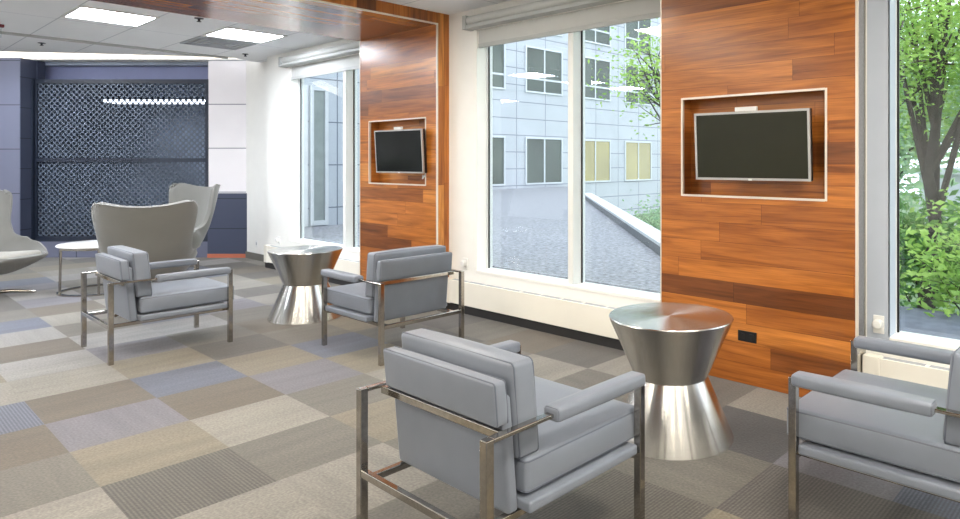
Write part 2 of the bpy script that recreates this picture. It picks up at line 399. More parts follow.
# floor with one face per carpet tile
T = .562; X0 = -5.384; Y0 = .868
PAL = {  # pile colours
 'L': (168, 163, 154), 'B': (155, 146, 128), 'T': (134, 129, 120), 'D': (114, 109, 104), 'P': (142, 139, 147),
 'U': (120, 126, 144), 'K': (98, 97, 98), 'S': (116, 111, 103), 'W': (176, 173, 170), 'N': (126, 115, 100)}
KEYS = ['L', 'B', 'T', 'D', 'P', 'U', 'T', 'S', 'W', 'N', 'D', 'T']
TILES = {}   # (column, row) -> (colour key, direction 0 along X / 1 along Y, ribs)
for k, v in {
 (-5,0): 'U1', (-4,0): 'W0', (-3,0): 'N1', (-2,0): 'W1', (-1,0): 'L1', (0,0): 'N1', (1,0): 'P0', (2,0): 'B1', (3,0): 'S0r', (4,0): 'L1', (5,0): 'T1',
 (0,-1): 'U0r', (1,-1): 'N1', (2,-1): 'T0', (3,-1): 'L1', (-1,-1): 'L0', (4,-1): 'B1',
 (-12,1): 'T1', (-11,1): 'B1', (-10,1): 'U0', (-9,1): 'P1', (-8,1): 'W1', (-7,1): 'P1', (-6,1): 'N1', (-5,1): 'L0', (-4,1): 'T1', (-3,1): 'W1', (-2,1): 'P1', (-1,1): 'B1', (0,1): 'U1', (1,1): 'N1', (2,1): 'L1', (3,1): 'T1', (4,1): 'L0', (5,1): 'T1', (6,1): 'D0',
 (-6,2): 'L1', (-5,2): 'T0', (-4,2): 'U1', (-3,2): 'W1', (-2,2): 'T1', (-1,2): 'D1', (0,2): 'B1', (1,2): 'P1', (2,2): 'T1', (3,2): 'B1', (4,2): 'T0', (5,2): 'T1', (6,2): 'S1r',
 (-7,3): 'P1', (-6,3): 'L1', (-5,3): 'W1', (-4,3): 'P1', (-3,3): 'T1', (-2,3): 'N1', (-1,3): 'T1', (0,3): 'U1', (1,3): 'B1', (2,3): 'L1', (3,3): 'T1', (4,3): 'L0', (5,3): 'T1', (6,3): 'T0', (7,3): 'D1r', (8,3): 'D1r',
 (-4,4): 'L1', (-3,4): 'P0', (-2,4): 'T1', (-1,4): 'B1', (0,4): 'T1', (1,4): 'D1', (2,4): 'T1', (3,4): 'L1', (4,4): 'T0', (5,4): 'T1', (6,4): 'K1', (7,4): 'P1', (8,4): 'U1r',
 (-1,5): 'T1', (0,5): 'D1', (1,5): 'T1', (2,5): 'N1', (3,5): 'D1', (4,5): 'L1', (5,5): 'T1', (6,5): 'L1', (7,5): 'T1', (1,6): 'B1', (2,6): 'T1', (3,6): 'B1'}.items():
    TILES[k] = (v[0], int(v[1]), 1.0 if v.endswith('r') else .1)
me = bpy.data.meshes.new('floor'); vs = []; fs = []; cols = []; kinds = []
rng = random.Random(21)
for i in range(-18, 17):
    for j in range(-9, 7):
        x, y = X0+i*T, Y0+j*T
        y1 = min(y+T, 4.45)
        if y >= 4.45: continue
        o = len(vs); vs += [(x, y, 0), (x+T, y, 0), (x+T, y1, 0), (x, y1, 0)]; fs.append((o, o+1, o+2, o+3))
        k = rng.choice(KEYS); dr = rng.randint(0, 1); rb = 1.0 if k == 'S' or rng.random() < .12 else (.15 if rng.random() < .4 else 0)
        rn = rng.random()
        if (i, j) in TILES: k, dr, rb = TILES[(i, j)]
        c = tuple(.56*q**1.2 for q in s2l(PAL[k])); cols.append((*c, 1)); kinds.append((dr, rb, rn, 1))
me.from_pydata(vs, [], fs)
for nm, dat in (('tile_colour', cols), ('tile_kind', kinds)):
    at = me.attributes.new(nm, 'FLOAT_COLOR', 'CORNER')
    for p in me.polygons:
        for li in p.loop_indices: at.data[li].color = dat[p.index]
me.materials.append(M['carpet'])
fl = bpy.data.objects.new('floor', me); COL.objects.link(fl); struct(fl, 'grey and beige carpet tile floor')

# window wall, with openings
b = MB(); YB = 4.46
for x0, x1 in ((-9.69, -8.99), (-6.5, -5.07), (-2.62, -1.235), (1.2, 3.5)): b.box(x0, x1, WY, YB, 0, CEIL+.1)
for x0, x1 in ((-8.99, -6.5), (-5.07, -2.62), (-1.235, 1.2)):
    b.box(x0, x1, WY, YB, 0, .41); b.box(x0, x1, WY, YB, 2.80, CEIL+.1)
b.box(-10.95, -9.69, 4.45, 4.6, 0, 3.5)
struct(b.build('wall_back', M['wall']), 'white window wall')
struct(MB().box(-10.83, -9.70, 4.43, 4.449, 0, .10).build('baseboard_back', M['baseb']), 'low grey skirting on the column wall')
# unseen sides of the room
struct(MB().box(3.5, 3.7, -3.7, 4.62, 0, 3.11).build('wall_right', M['wall']))
struct(MB().box(-15.5, 3.7, -4.0, -3.8, 0, 3.5).build('wall_front', M['wall']))
struct(MB().box(-15.5, -15.3, -4.0, .28, 0, 3.5).build('wall_left', M['wall']))
# ceiling: a slab whose far edge follows the cove
def poly_slab(b, pts, z0, z1):
    n = len(pts); vs = [(p[0], p[1], z0) for p in pts]+[(p[0], p[1], z1) for p in pts]
    fs = [tuple(range(n))[::-1], tuple(range(n, 2*n))]+[(k, (k+1) % n, n+(k+1) % n, n+k) for k in range(n)]
    return b.add(vs, fs)
edge = [far(-5.03, 9.98), far(-5.08, 9.66), far(-5.9, 9.45), far(-6.9, 9.25), far(-8, 9.08), far(-9.5, 9.0), far(-12.2, 8.95)]
pts = [(3.7, -3.9), (3.7, 4.5), (edge[0].x, 4.5)]+[(p.x, p.y) for p in edge]+[(-15.4, -1.2), (-15.4, -3.9)]
struct(recalc(poly_slab(MB(), pts, CEIL, CEIL+.07).build('ceiling', M['ceil'])), 'white tiled ceiling')
struct(MB().box(-12.5, -5.0, 8.7, 10.7, 3.45, 3.5).build('ceiling_cove', M['ceil_plain'], rz=YAW), 'upper ceiling over the light cove')
struct(MB().box(-10.155, -10.115, -3.8, 3.9, CEIL-.028, CEIL).build('trim_3', M['blind_box']), 'thin grey strip crossing the ceiling')

# far oblique wall: built in its own frame (x = lateral, y = depth), rotated into place
DF = 10.45
b = MB()
b.box(-5.92, -5.10, DF, DF+.2, 1.01, 3.10)
struct(b.build('wall_far', M['stone'], rz=YAW), 'white stone panelled wall beside the screen')
struct(MB().box(-5.92, -5.15, DF-.02, DF+.2, .06, 1.01).build('wall_far_wainscot', M['bluedark'], rz=YAW), 'navy panelled lower wall')
struct(MB().box(-5.92, -5.15, DF-.03, DF+.2, 0, .06).build('baseboard_far', M['orange'], rz=YAW), 'orange skirting strip')
struct(MB().box(-12.5, -8.67, 10.2, 10.65, 0, 3.10).build('wall_far_left', M['bluewall'], rz=YAW), 'blue grey panelled wall block')
struct(MB().box(-8.67, -8.66, 10.202, DF+.2, 0, 3.10).box(-8.66, -8.64, DF+.05, DF+.2, 0, 3.10).build('wall_far_return', M['bluedark'], rz=YAW), 'dark return beside the screen')
struct(MB().box(-8.98, -5.92, DF+.35, DF+.5, 2.80, 3.10).build('wall_header', M['headerblue'], rz=YAW), 'blue grey header above the screen')
struct(MB().box(-8.64, -5.92, DF, DF+.12, 0, .25).build('wall_screen_base', M['bluewall'], rz=YAW), 'low wall under the screen')
# glowing cove
cv = thing('cove_light', 'long warm glowing light strip where the ceiling meets the far wall', 'cove light', rz=YAW)
MB().box(-12.4, -5.12, DF+.02, DF+.06, 3.12, 3.42).build('light_strip', M['cove'], cv)
MB().box(-12.4, -5.12, DF-.03, DF+.2, 3.10, 3.12).build('ledge', M['wall'], cv)
# room behind the screen
b = MB(); b.box(-12.5, -4.5, DF+3.6, DF+3.7, 0, 3.4).box(-12.6, -12.5, DF+.3, DF+3.6, 0, 3.4).box(-5.1, -5.0, DF+.3, DF+3.6, 0, 3.4).box(-12.5, -5.0, DF+.2, DF+3.6, 3.05, 3.1)
struct(b.build('wall_corridor', plain('corridor_wall', (160, 170, 188), .6, var=.55, scale=.9), rz=YAW), 'dim corridor behind the screen')
struct(MB().box(-12.5, -5.0, DF+.2, DF+3.6, -.02, 0).build('floor_corridor', M['baseb'], rz=YAW), 'corridor floor behind the screen')
cl = thing('corridor_light', 'bright strip light glowing through the upper right of the pierced screen', 'ceiling light', rz=YAW)
MB().box(-9.1, -5.6, DF+1.9, DF+2.4, 2.66, 2.70).build('housing', M['perfframe'], cl)
MB().box(-9.0, -5.7, DF+1.93, DF+2.37, 2.62, 2.66).build('diffuser', emit('dim_corridor_light', (235, 242, 255), 7.0), cl)

# perforated screen
sc = thing('perforated_screen', 'dark metal screen pierced with round holes, filling the far opening', 'screen', rz=YAW)
def perf_panel(b, x0, x1, z0, z1, y, pitch=.088, k=.27):
    """lattice of squares turned 45 degrees, each with an eight-sided hole"""
    nx = round((x1-x0)/pitch); nz = round((z1-z0)/pitch); px = (x1-x0)/nx; pz = (z1-z0)/nz; n = 12
    for i in range(nx):
        for j in range(nz):
            for o in (0, .5):
                if o and (i == nx-1 or j == nz-1): continue
                cx = x0+(i+.5+o)*px; cz = z0+(j+.5+o)*pz; h = .5
                q = []
                for a in range(n):
                    an = 2*PI*a/n; c, s_ = math.cos(an), math.sin(an); r = h/(abs(c)+abs(s_)); q.append((r*c*px, r*s_*pz))
                c = [(px*k*math.cos(2*PI*a/n), pz*k*math.sin(2*PI*a/n)) for a in range(n)]
                vs = [(cx+u, y, cz+v) for u, v in q]+[(cx+u, y, cz+v) for u, v in c]+[(cx+u, y+.006, cz+v) for u, v in c]
                b.add(vs, [(a, (a+1) % n, n+(a+1) % n, n+a) for a in range(n)]+[(n+a, n+(a+1) % n, 2*n+(a+1) % n, 2*n+a) for a in range(n)])
for z0, z1 in ((.29, 1.53), (1.53, 2.78)):
    b = MB(); perf_panel(b, -8.66, -5.93, z0, z1, DF+.02); b.build('pierced_panel', M['perf'], sc)
b = MB(); b.box(-8.64, -8.61, DF, DF+.05, .25, 2.80).box(-5.97, -5.915, DF, DF+.05, .25, 2.80).box(-8.61, -5.97, DF, DF+.05, .25, .335).box(-8.61, -5.97, DF, DF+.05, 2.735, 2.80).box(-8.61, -5.97, DF-.01, DF+.05, 1.50, 1.56)
b.box(-8.69, -8.64, DF-.05, DF+.02, 0, 2.80)
b.build('frame', M['perfframe'], sc)

# exterior ---------------------------------------------------------
struct(MB().box(-20.2, 3.5, 4.7, 40, .30, .40).build('terrace', M['deck']), 'grey paved terrace outside the windows')

# clip the terrace along the diagonal parapet (garden lies lower beyond it)
def clip(o, co, no):
    bm = bmesh.new(); bm.from_mesh(o.data)
    r = bmesh.ops.bisect_plane(bm, geom=bm.verts[:]+bm.edges[:]+bm.faces[:], plane_co=co, plane_no=no, clear_outer=True)
    ed = [e for e in r['geom_cut'] if isinstance(e, bmesh.types.BMEdge)]
    bmesh.ops.holes_fill(bm, edges=bm.edges[:], sides=0); bm.to_mesh(o.data); bm.free()
DI = Vector((1, -1, 0)).normalized(); NO = Vector((1, 1, 0)).normalized()
PP = Vector((-7.38, 9.44, 0))
clip(bpy.data.objects['terrace'], PP, NO)
b = MB(); mt = Matrix.Translation(PP) @ Matrix.Rotation(-PI/4, 4, 'Z')
par = thing('parapet_kerb', 'low grey terrace kerb with a white coping running diagonally outside', 'kerb')
MB().box(-8.5, 6.4, .01, .25, -1.2, .51, mat=mt).build('kerb_wall', M['parapet'], par)
MB().box(-8.5, 6.4, 0, .27, .51, .55, mat=mt).build('coping', M['cap'], par)
struct(MB().box(-40, 40, 4.7, 60, -1.25, -1.2).build('ground', M['grass']), 'garden ground beyond the terrace')
struct(MB().box(-2.2, 8, 4.63, 7.3, -.35, .02).build('ground_bed', M['soil']), 'dark planting bed below the right window')

# facade opposite
fc = thing('office_building', 'pale stone office building across the terrace with rows of paired windows', 'building')
FX = -20.2
MB().box(FX-1.5, FX, 5, 60, -3, 16).build('facade_wall', M['facade'], fc)
def fwin(y0, y1, z0, z1, glassm, transom=None, mid=True):
    fr = MB(); t = .07
    fr.box(FX, FX+.06, y0, y0+t, z0, z1).box(FX, FX+.06, y1-t, y1, z0, z1).box(FX, FX+.06, y0+t, y1-t, z0, z0+t).box(FX, FX+.06, y0+t, y1-t, z1-t, z1)
    if mid: c = (y0+y1)/2; fr.box(FX, FX+.05, c-t/2, c+t/2, z0+t, z1-t)
    if transom: fr.box(FX, FX+.045, y0+t, y1-t, transom-.04, transom+.04)
    f = fr.build('window', M['winframe'], fc)
    MB().box(FX, FX+.02, y0+t, y1-t, z0+t, z1-t).build('pane', glassm, f)
for k in range(-3, 9):
    y0 = 19.6+3.45*k; y1 = y0+2.3
    fwin(y0, y1, .54, 2.56, M['litglass'] if k > 0 else M['darkglass'])
    fwin(y0, y1, 4.45, 6.42, M['darkglass'], 5.06)
    fwin(y0, y1, 7.1, 9.6, M['darkglass'], 7.75)
    fwin(y0, y1, 10.4, 12.6, M['darkglass'], 11)
# adjoining wing seen through the left window
wg = thing('building_wing', 'pale stone wing with white framed glass doors outside the left window', 'building')
WX = -10.9
MB().box(WX-.5, WX, 4.75, 7.6, -.5, 6.2).build('wing_wall', M['wing'], wg)
for y0, y1 in ((5.02, 5.45), (5.5, 5.82)):
    f = MB(); t = .06
    f.box(WX, WX+.05, y0, y0+t, .42, 2.80).box(WX, WX+.05, y1-t, y1, .42, 2.80).box(WX, WX+.05, y0+t, y1-t, .42, .50).box(WX, WX+.05, y0+t, y1-t, 2.72, 2.80)
    fo = f.build('door', M['winframe'], wg)
    MB().box(WX, WX+.02, y0+t, y1-t, .5, 2.72).build('pane', M['doorglass'], fo)

# trees ------------------------------------------------------------
def tree(name, label, cat, x, y, zb, trunk_h, crown, n, leafm, size=.1, seed=1, group=None, r0=.13, shell=.35, sparse=False, lean=(0, 0)):
    rg = random.Random(seed); t = thing(name, label, cat, (x, y, zb), group=group)
    b = MB(); p = Vector((0, 0, 0)); pts = [p.copy()]; hgt = trunk_h
    for k in range(6):
        p = p+Vector((rg.uniform(-.08, .08)+lean[0]*hgt/6, rg.uniform(-.08, .08)+lean[1]*hgt/6, hgt/6)); pts.append(p.copy())
    b.tube(pts, [r0*(1-.09*k) for k in range(7)], 10)
    b.build('trunk', M['bark'], t)
    cz = crown[2]; tips = []
    br = MB()
    for k in range(14):
        a = rg.uniform(0, 2*PI); st = pts[rg.randint(3, 6)]
        q = Vector((crown[0]+crown[3]*.75*math.cos(a)*rg.uniform(.4, 1), crown[1]+crown[4]*.75*math.sin(a)*rg.uniform(.4, 1), cz+crown[5]*rg.uniform(-.6, .8)))
        mid = (st+q)/2+Vector((rg.uniform(-.2, .2), rg.uniform(-.2, .2), rg.uniform(0, .3)))
        br.tube([st, mid, q], [r0*.45, r0*.25, r0*.08], 6); tips.append(q); tips.append(mid)
        for e in range(3):
            q2 = mid+Vector((rg.uniform(-.6, .6), rg.uniform(-.6, .6), rg.uniform(-.2, .6))); br.tube([mid, q2], [r0*.16, r0*.05], 5); tips.append(q2)
    br.build('branches', M['bark'], t)
    lf = MB(); vs = []; fs = []
    cl = [Vector((crown[0]+crown[3]*rg.gauss(0, .45), crown[1]+crown[4]*rg.gauss(0, .45), cz+crown[5]*rg.gauss(0, .45))) for _ in range(40)]+tips
    for k in range(n):
        c = rg.choice(cl); sg = .16+.12*min(crown[3], 2.0)
        q = c+Vector((rg.gauss(0, sg), rg.gauss(0, sg), rg.gauss(0, sg*.7)))
        s = size*rg.uniform(.6, 1.3)
        u = Vector((rg.gauss(0, 1), rg.gauss(0, 1), rg.gauss(0, .5))).normalized(); w = u.cross(Vector((rg.gauss(0, 1), rg.gauss(0, 1), rg.gauss(0, 1)))).normalized()
        o = len(vs); vs += [tuple(q-u*s), tuple(q+w*s*.45), tuple(q+u*s), tuple(q-w*s*.45)]; fs.append((o, o+1, o+2, o+3))
    lf.add(vs, fs); lf.build('foliage', leafm, t)
    return t
tree('tree', 'leafy green tree branch showing at the top of the middle window', 'tree', -6.55, 10.45, -1.2, 3.9, (-.55, -.35, 4.45, .95, .95, .62), 1500, M['leaf'], .045, 3, r0=.07)
tree('shrub', 'pale green shrub added beyond the diagonal terrace kerb for a reflected green haze', 'shrub', -7.35, 10.9, -1.2, 1.0, (0, 0, 1.35, .55, .5, .45), 2200, M['leafblue'], .045, 33, r0=.03)  # added shrub stands in for a pale green haze reflected in the window
tree('tree', 'dark trunked tree standing nearest outside the right window', 'tree', -2.05, 8.3, -.8, 3.2, (.3, .6, 4.6, 1.6, 1.6, 1.9), 20000, M['leaf'], .034, 5, r0=.095)
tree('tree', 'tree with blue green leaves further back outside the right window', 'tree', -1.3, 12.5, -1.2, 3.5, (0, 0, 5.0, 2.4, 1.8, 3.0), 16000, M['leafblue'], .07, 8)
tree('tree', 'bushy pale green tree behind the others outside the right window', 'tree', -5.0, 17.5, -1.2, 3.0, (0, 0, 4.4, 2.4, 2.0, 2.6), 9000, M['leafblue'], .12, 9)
tree('tree', 'broad tree at the far edge of the garden outside the right window', 'tree', 0.9, 10.5, -1.2, 3.4, (0, 0, 4.0, 1.8, 1.8, 3.0), 11000, M['leaf'], .07, 12)
tree('shrub', 'low bright green shrub by the foot of the dark tree trunk', 'shrub', -1.2, 7.6, -.8, .9, (0, 0, 1.1, .6, .5, .42), 2600, M['leaf'], .05, 14, r0=.03)
tree('shrub', 'dark green shrub left of the dark tree trunk', 'shrub', -2.3, 8.9, -.9, .9, (0, 0, 1.3, .5, .5, .6), 2200, M['leafdark'], .06, 15, r0=.03)
tree('shrub', 'dense dark shrub behind the dark tree trunk', 'shrub', -1.2, 9.8, -.9, 1.0, (0, 0, 1.2, 1.1, .6, .55), 3600, M['leafdark'], .07, 16, r0=.03)
hs = thing('pavilion', 'pale low building glimpsed between the tree trunks', 'building')
MB().box(-6, 8, 24, 27, -1.2, 1.1).build('wall', M['street'], hs)
MB().box(-6.2, 8.2, 23.8, 27.2, 1.1, 1.3).build('roof', M['winframe'], hs)

# windows ----------------------------------------------------------
def window(name, x0, x1, mull):
    w = empty_struct(name)
    t = .04; z0, z1 = .41, 2.80
    f = MB(); f.box(x0, x1, 4.38, 4.46, z0, z0+.03).box(x0, x1, 4.38, 4.46, z1-.05, z1)
    f.box(x0, x0+.008, 4.38, 4.46, z0+.03, z1-.05).box(x1-.02, x1, 4.38, 4.46, z0+.03, z1-.05)
    f.box(mull, mull+.06, 4.30, 4.46, z0+.03, z1-.05)
    f.build('window_frame', M['alu'], w)
    g = MB(); g.box(x0+.006, x0+.02, 4.405, 4.415, z0+.03, z1-.05).box(mull+.06, mull+.072, 4.405, 4.415, z0+.03, z1-.05)
    g.build('gasket', M['black'], w)
    MB().box(x0+.008, mull, 4.42, 4.426, z0+.03, z1-.05).build('window_pane', M['glass'], w)
    MB().box(mull+.06, x1-.02, 4.42, 4.426, z0+.03, z1-.05).build('window_pane', M['glass'], w)
    MB().box(x0, x1, WY-.006, 4.38, z0, z0+.028, bev=.004).build('window_sill', M['wall'], w)
window('window_1', -8.99, -6.5, -7.66); window('window_2', -5.07, -2.62, -3.894); window('window_3', -1.235, 1.2, .02)

# roller blinds
def blind(x0, x1, label):
    t = thing('roller_blind', label, 'roller blind', group='roller blinds over the windows')
    b = MB(); b.box(x0+.05, x1, 4.155, 4.262, 2.80, 2.835, bev=.004).box(x0+.05, x1, 4.245, 4.262, 2.835, 2.925)
    b.build('cassette', M['blind_box'], t)
    MB().box(x0, x0+.05, 4.15, 4.262, 2.795, 2.93, bev=.006).build('end_bracket', M['blind_box'], t)
    MB().tube([(x0+.05, 4.205, 2.883), (x1, 4.205, 2.883)], .045, 20).build('fabric_roll', M['fabric_blind'], t)
    MB().box(x0+.09, x1-.02, 4.288, 4.294, 2.665, 2.80).build('fabric', M['fabric_blind'], t)
    MB().box(x0+.09, x1-.02, 4.28, 4.30, 2.622, 2.665, bev=.005).build('hem_bar', M['blind_box'], t)
blind(-9.09, -6.96, 'raised grey roller blind over the far left window beside the white column')
blind(-5.16, -2.80, 'raised grey roller blind over the middle window between the two wood portals')

# radiator covers
def radiator(x0, x1, label, cap=True):
    t = thing('radiator_cover', label, 'radiator', group='radiator covers under the windows')
    MB().box(x0, x1, 4.19, 4.245, .085, .317, bev=.004).build('casing', M['heater'], t)
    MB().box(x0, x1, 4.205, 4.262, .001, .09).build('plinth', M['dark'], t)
    g = MB(); n = max(2, int((x1-x0)/.26)); L = (x1-x0-.2)/n
    for k in range(n):
        a = x0+.1+k*L+.012
        for q in range(4): g.box(a, a+L-.024, 4.203+.0125*q, 4.208+.0125*q, .3165, .3195)
    g.build('grille', M['grille'], t)
    if cap: MB().box(x0, x0+.1, 4.184, 4.25, .08, .322, bev=.004).build('end_cap', M['heater'], t)
struct(MB().box(-1.36, -1.229, WY-.006, WY, .42, CEIL).box(-1.235, -1.229, WY-.006, 4.40, .44, 2.8).build('trim_4', plain('pale_blue_metal_cladding', (182, 190, 202), .4, var=.02)), 'pale metal cladding beside the right window')
radiator(-9.62, -6.955, 'long cream radiator cover under the far left window')
radiator(-5.50, -2.80, 'long cream radiator cover under the middle window')
radiator(-1.365, 3.45, 'white radiator cover under the right window behind the armchair')

# wood portals -----------------------------------------------------
def portal(name, x0, x1, nx0, nx1, label, ret):
    p = empty_struct(name); p['label'] = label
    z0n, z1n = 1.256, 1.961; ZS = 2.89
    b = MB()
    b.box(x0, nx0, PY, WY, 0, CEIL).box(nx1, x1-.012, PY, WY, 0, CEIL).box(nx0, nx1, PY, WY, 0, z0n).box(nx0, nx1, PY, WY, z1n, CEIL)
    b.box(nx0, nx1, WY-.02, WY, z0n, z1n)
    b.build('wood_panel', M['woodXZ'], p)
    MB().box(x1-.012, x1, PY+.012, WY, 0, CEIL).build('side_return', ret, p)
    MB().box(x0, x1-.012, -3.8, PY-.001, ZS, CEIL-.001).build('wood_soffit', M['woodYX'], p)
    MB().box(x1-.012, x1, -3.8, PY+.01, ZS+.012, CEIL-.001).build('wood_fascia', M['woodstripX'], p)
    t = MB(); t.box(x1-.013, x1+.003, PY-.003, PY+.012, 0, ZS+.012).box(x1-.013, x1+.003, -3.8, PY-.003, ZS-.003, ZS+.012)
    t.box(x0-.003, x0+.006, PY-.003, PY+.012, 0, ZS)
    t.build('edge_trim', M['trimmetal'], p)
    n = MB(); w = .012; y0, y1 = PY-.004, PY+.02
    n.box(nx0-.002, nx0+w, y0, y1, z0n, z1n).box(nx1-w, nx1+.002, y0, y1, z0n, z1n).box(nx0+w, nx1-w, y0, y1, z0n-.002, z0n+w).box(nx0+w, nx1-w, y0, y1, z1n-w, z1n+.002)
    n.build('niche_frame', M['trimmetal'], p)
portal('trim_1', -6.953, -5.507, -6.765, -5.692, 'wood clad portal around the far screen', M['woodstripZ'])
portal('trim_2', -2.794, -1.369, -2.615, -1.555, 'wood clad portal around the near screen', M['steel'])

# displays
def display(x, z, w, h, scr, tilt, swivel, label, near):
    t = thing('wall_display', label, 'television', (x, 4.03, z), group='screens mounted in the wood wall niches')
    t.rotation_euler = (math.radians(tilt), 0, math.radians(swivel))
    MB().box(-w/2, w/2, 0, .045, -h/2, h/2, bev=.004).build('housing', M['tvback'], t)
    f = MB(); k = .014
    f.box(-w/2-.001, -w/2+k, -.006, .012, -h/2-.001, h/2+.001).box(w/2-k, w/2+.001, -.006, .012, -h/2-.001, h/2+.001)
    f.box(-w/2+k, w/2-k, -.006, .012, -h/2-.001, -h/2+k).box(-w/2+k, w/2-k, -.006, .012, h/2-k, h/2+.001)
    f.build('bezel', M['tvframe'], t)
    MB().box(-w/2+k, w/2-k, -.003, .01, -h/2+k, h/2-k).build('screen', scr, t)
    MB().box(-.15, .15, .045, .075, -.12, .12).box(-.05, .05, .075, .19, -.05, .05).build('mount_arm', M['tvback'], t)
    c = MB().box(-.10 if near else -.06, .05 if near else .06, .0, .03, h/2+.002, h/2+.03, bev=.003).build('camera_bar', M['white_pl'], t)
    MB().box(-.012, .012, -.008, 0, -h/2-.002, -h/2+.010).build('badge', M['white_pl'], t)
    return t
display(-2.035, 1.607, .80, .455, M['screen'], 3.5, 3.0, 'wide dark screen with silver frame in the nearer wood wall niche', True)
d2 = display(-6.06, 1.612, .80, .455, M['screen2'], 3.5, 3.0, 'smaller looking black screen in the farther wood wall niche above the steel table', False)
cb = MB(); cb.tube([(-5.70, 4.20, 1.50), (-5.715, 4.15, 1.42), (-5.72, 4.12, 1.36), (-5.745, 4.11, 1.33), (-5.78, 4.14, 1.36)], .008, 8)
tag(cb.build('power_cable', M['white_pl']), 'short white cable hanging at the right edge of the farther screen niche', 'cable')

# outlets
def outlet(x, y, z, w, h, mat, label, holes=2):
    t = thing('wall_outlet', label, 'electrical outlet', (x, y, z))
    MB().box(-w/2, w/2, -.008, 0, -h/2, h/2, bev=.002).build('cover_plate', mat, t)
    f = MB()
    for k in range(holes):
        c = (k-(holes-1)/2)*w/max(holes, 1)
        f.box(c-.014, c+.014, -.011, -.008, -.02, .02)
    f.build('socket', M['tvback'] if mat is M['black'] else M['grille'], t)
outlet(-2.093, PY, .324, .135, .072, M['black'], 'black double outlet low on the near wood wall')
outlet(-10.46, 4.45, .25, .08, .11, M['white_pl'], 'white outlet near the floor on the wall left of the white column', 1)
def sensor(x, z, label):
    t = thing('thermostat_knob', label, 'thermostat', (x, WY, z), group='thermostat knobs on the white columns')
    MB().box(-.032, .032, -.012, 0, -.06, .05, bev=.003).build('back_plate', M['white_pl'], t)
    MB().lathe([(0, .05), (.022, .05), (.03, .042), (.03, .012), (.034, .01), (0, .01)], 24, mat=Matrix.Rotation(PI/2, 4, 'X') @ Matrix.Translation((0, 0, 0))).build('knob', M['white_pl'], t)
sensor(-1.29, .512, 'round white knob on the column left of the right window')
sensor(-5.24, .49, 'white knob on the column left of the middle window')
sensor(-9.31, .41, 'white knob on the far column beside the left window')

# ceiling fittings
def ceiling_light(x, y, label, cool):
    t = thing('ceiling_light', label, 'ceiling light', (x, y, CEIL), group='square ceiling lights')
    f = MB(); a = .345
    f.box(-a, a, -a, -a+.03, -.012, 0).box(-a, a, a-.03, a, -.012, 0).box(-a, -a+.03, -a+.03, a-.03, -.012, 0).box(a-.03, a, -a+.03, a-.03, -.012, 0)
    f.build('frame', M['lampframe'], t)
    MB().box(-a+.03, a-.03, -a+.03, a-.03, -.008, -.001).build('diffuser', M['lampcool'] if cool else M['lamp'], t)
ceiling_light(-8.22, 2.02, 'lit square ceiling light at the upper left, nearer the picture edge', True)
ceiling_light(-8.22, 3.36, 'lit square ceiling light beside the square air vent', True)
for x, ys in ((-8.22, (.68, -.66, -2.0)), (-4.2, (2.55, .9, -.7, -2.3)), (-.3, (2.6, .9, -.9, -2.6)), (2.2, (2.4, .2, -2.2)), (-12.2, (1.2, -.4, -2.2))):  # first two rows follow reflections; other rows added to light the room
    for y in ys: ceiling_light(x, y, 'lit square ceiling light outside the picture, placed from reflections or added to light the room', x < -6)
v = thing('air_vent', 'square grey ceiling air vent beside the ceiling light', 'air vent', (-9.03, 3.36, CEIL))
MB().box(-.33, .33, -.33, .33, -.004, -.001).build('backing', M['blind_box'], v)
f = MB()
for k in range(4):
    a = .33-.075*k
    f.box(-a, a, -a, -a+.03, -.014, -.004).box(-a, a, a-.03, a, -.014, -.004).box(-a, -a+.03, -a+.03, a-.03, -.014, -.004).box(a-.03, a, -a+.03, a-.03, -.014, -.004)
f.build('louvres', M['grille'], v)
def sprinkler(x, y, z, label):
    t = thing('ceiling_sprinkler', label, 'sprinkler', (x, y, z), group='small sprinklers')
    MB().lathe([(0, 0), (.04, 0), (.04, -.005), (.012, -.008), (.010, -.03), (0, -.03)], 20).build('escutcheon', M['perfframe'], t)
    MB().lathe([(0, -.03), (.02, -.031), (.02, -.035), (0, -.035)], 16).build('deflector', M['perfframe'], t)
sprinkler(-9.66, 3.95, CEIL, 'small dark sprinkler in the ceiling near the white column')
sprinkler(-7.02, 2.44, 2.89, 'small sprinkler at the far edge of the wood soffit')
sprinkler(-10.72, 1.9, CEIL, 'small dark round sprinkler on the ceiling left of the lights')
ex = thing('exit_sign', 'ceiling hung sign with a dark red case cut by the left picture edge', 'exit sign', (-9.63, 1.18, CEIL))
MB().box(-.03, .03, -.26, .2, -.03, 0, bev=.004).build('case', M['red'], ex)
MB().box(-.005, .005, -.24, .18, -.14, -.03).build('sign_plate', glass_mat('clear_sign_plate', (.9, .93, .94)), ex)
fc_ = bpy.data.curves.new('sign_text', 'FONT'); fc_.body = 'EXIT'; fc_.size = .13; fc_.extrude = .001; fc_.align_x = 'CENTER'
tmp = bpy.data.objects.new('tmp', fc_); COL.objects.link(tmp); bpy.context.view_layer.update()
mtx = bpy.data.meshes.new_from_object(tmp.evaluated_get(bpy.context.evaluated_depsgraph_get())); bpy.data.objects.remove(tmp)
tx = bpy.data.objects.new('sign_text', mtx); COL.objects.link(tx); tx.parent = ex; mtx.materials.clear()
tx.location = (.0065, -.03, -.135); tx.rotation_euler = (PI/2, 0, PI/2); mtx.materials.append(plain('grey_letters', (120, 60, 66), .5))

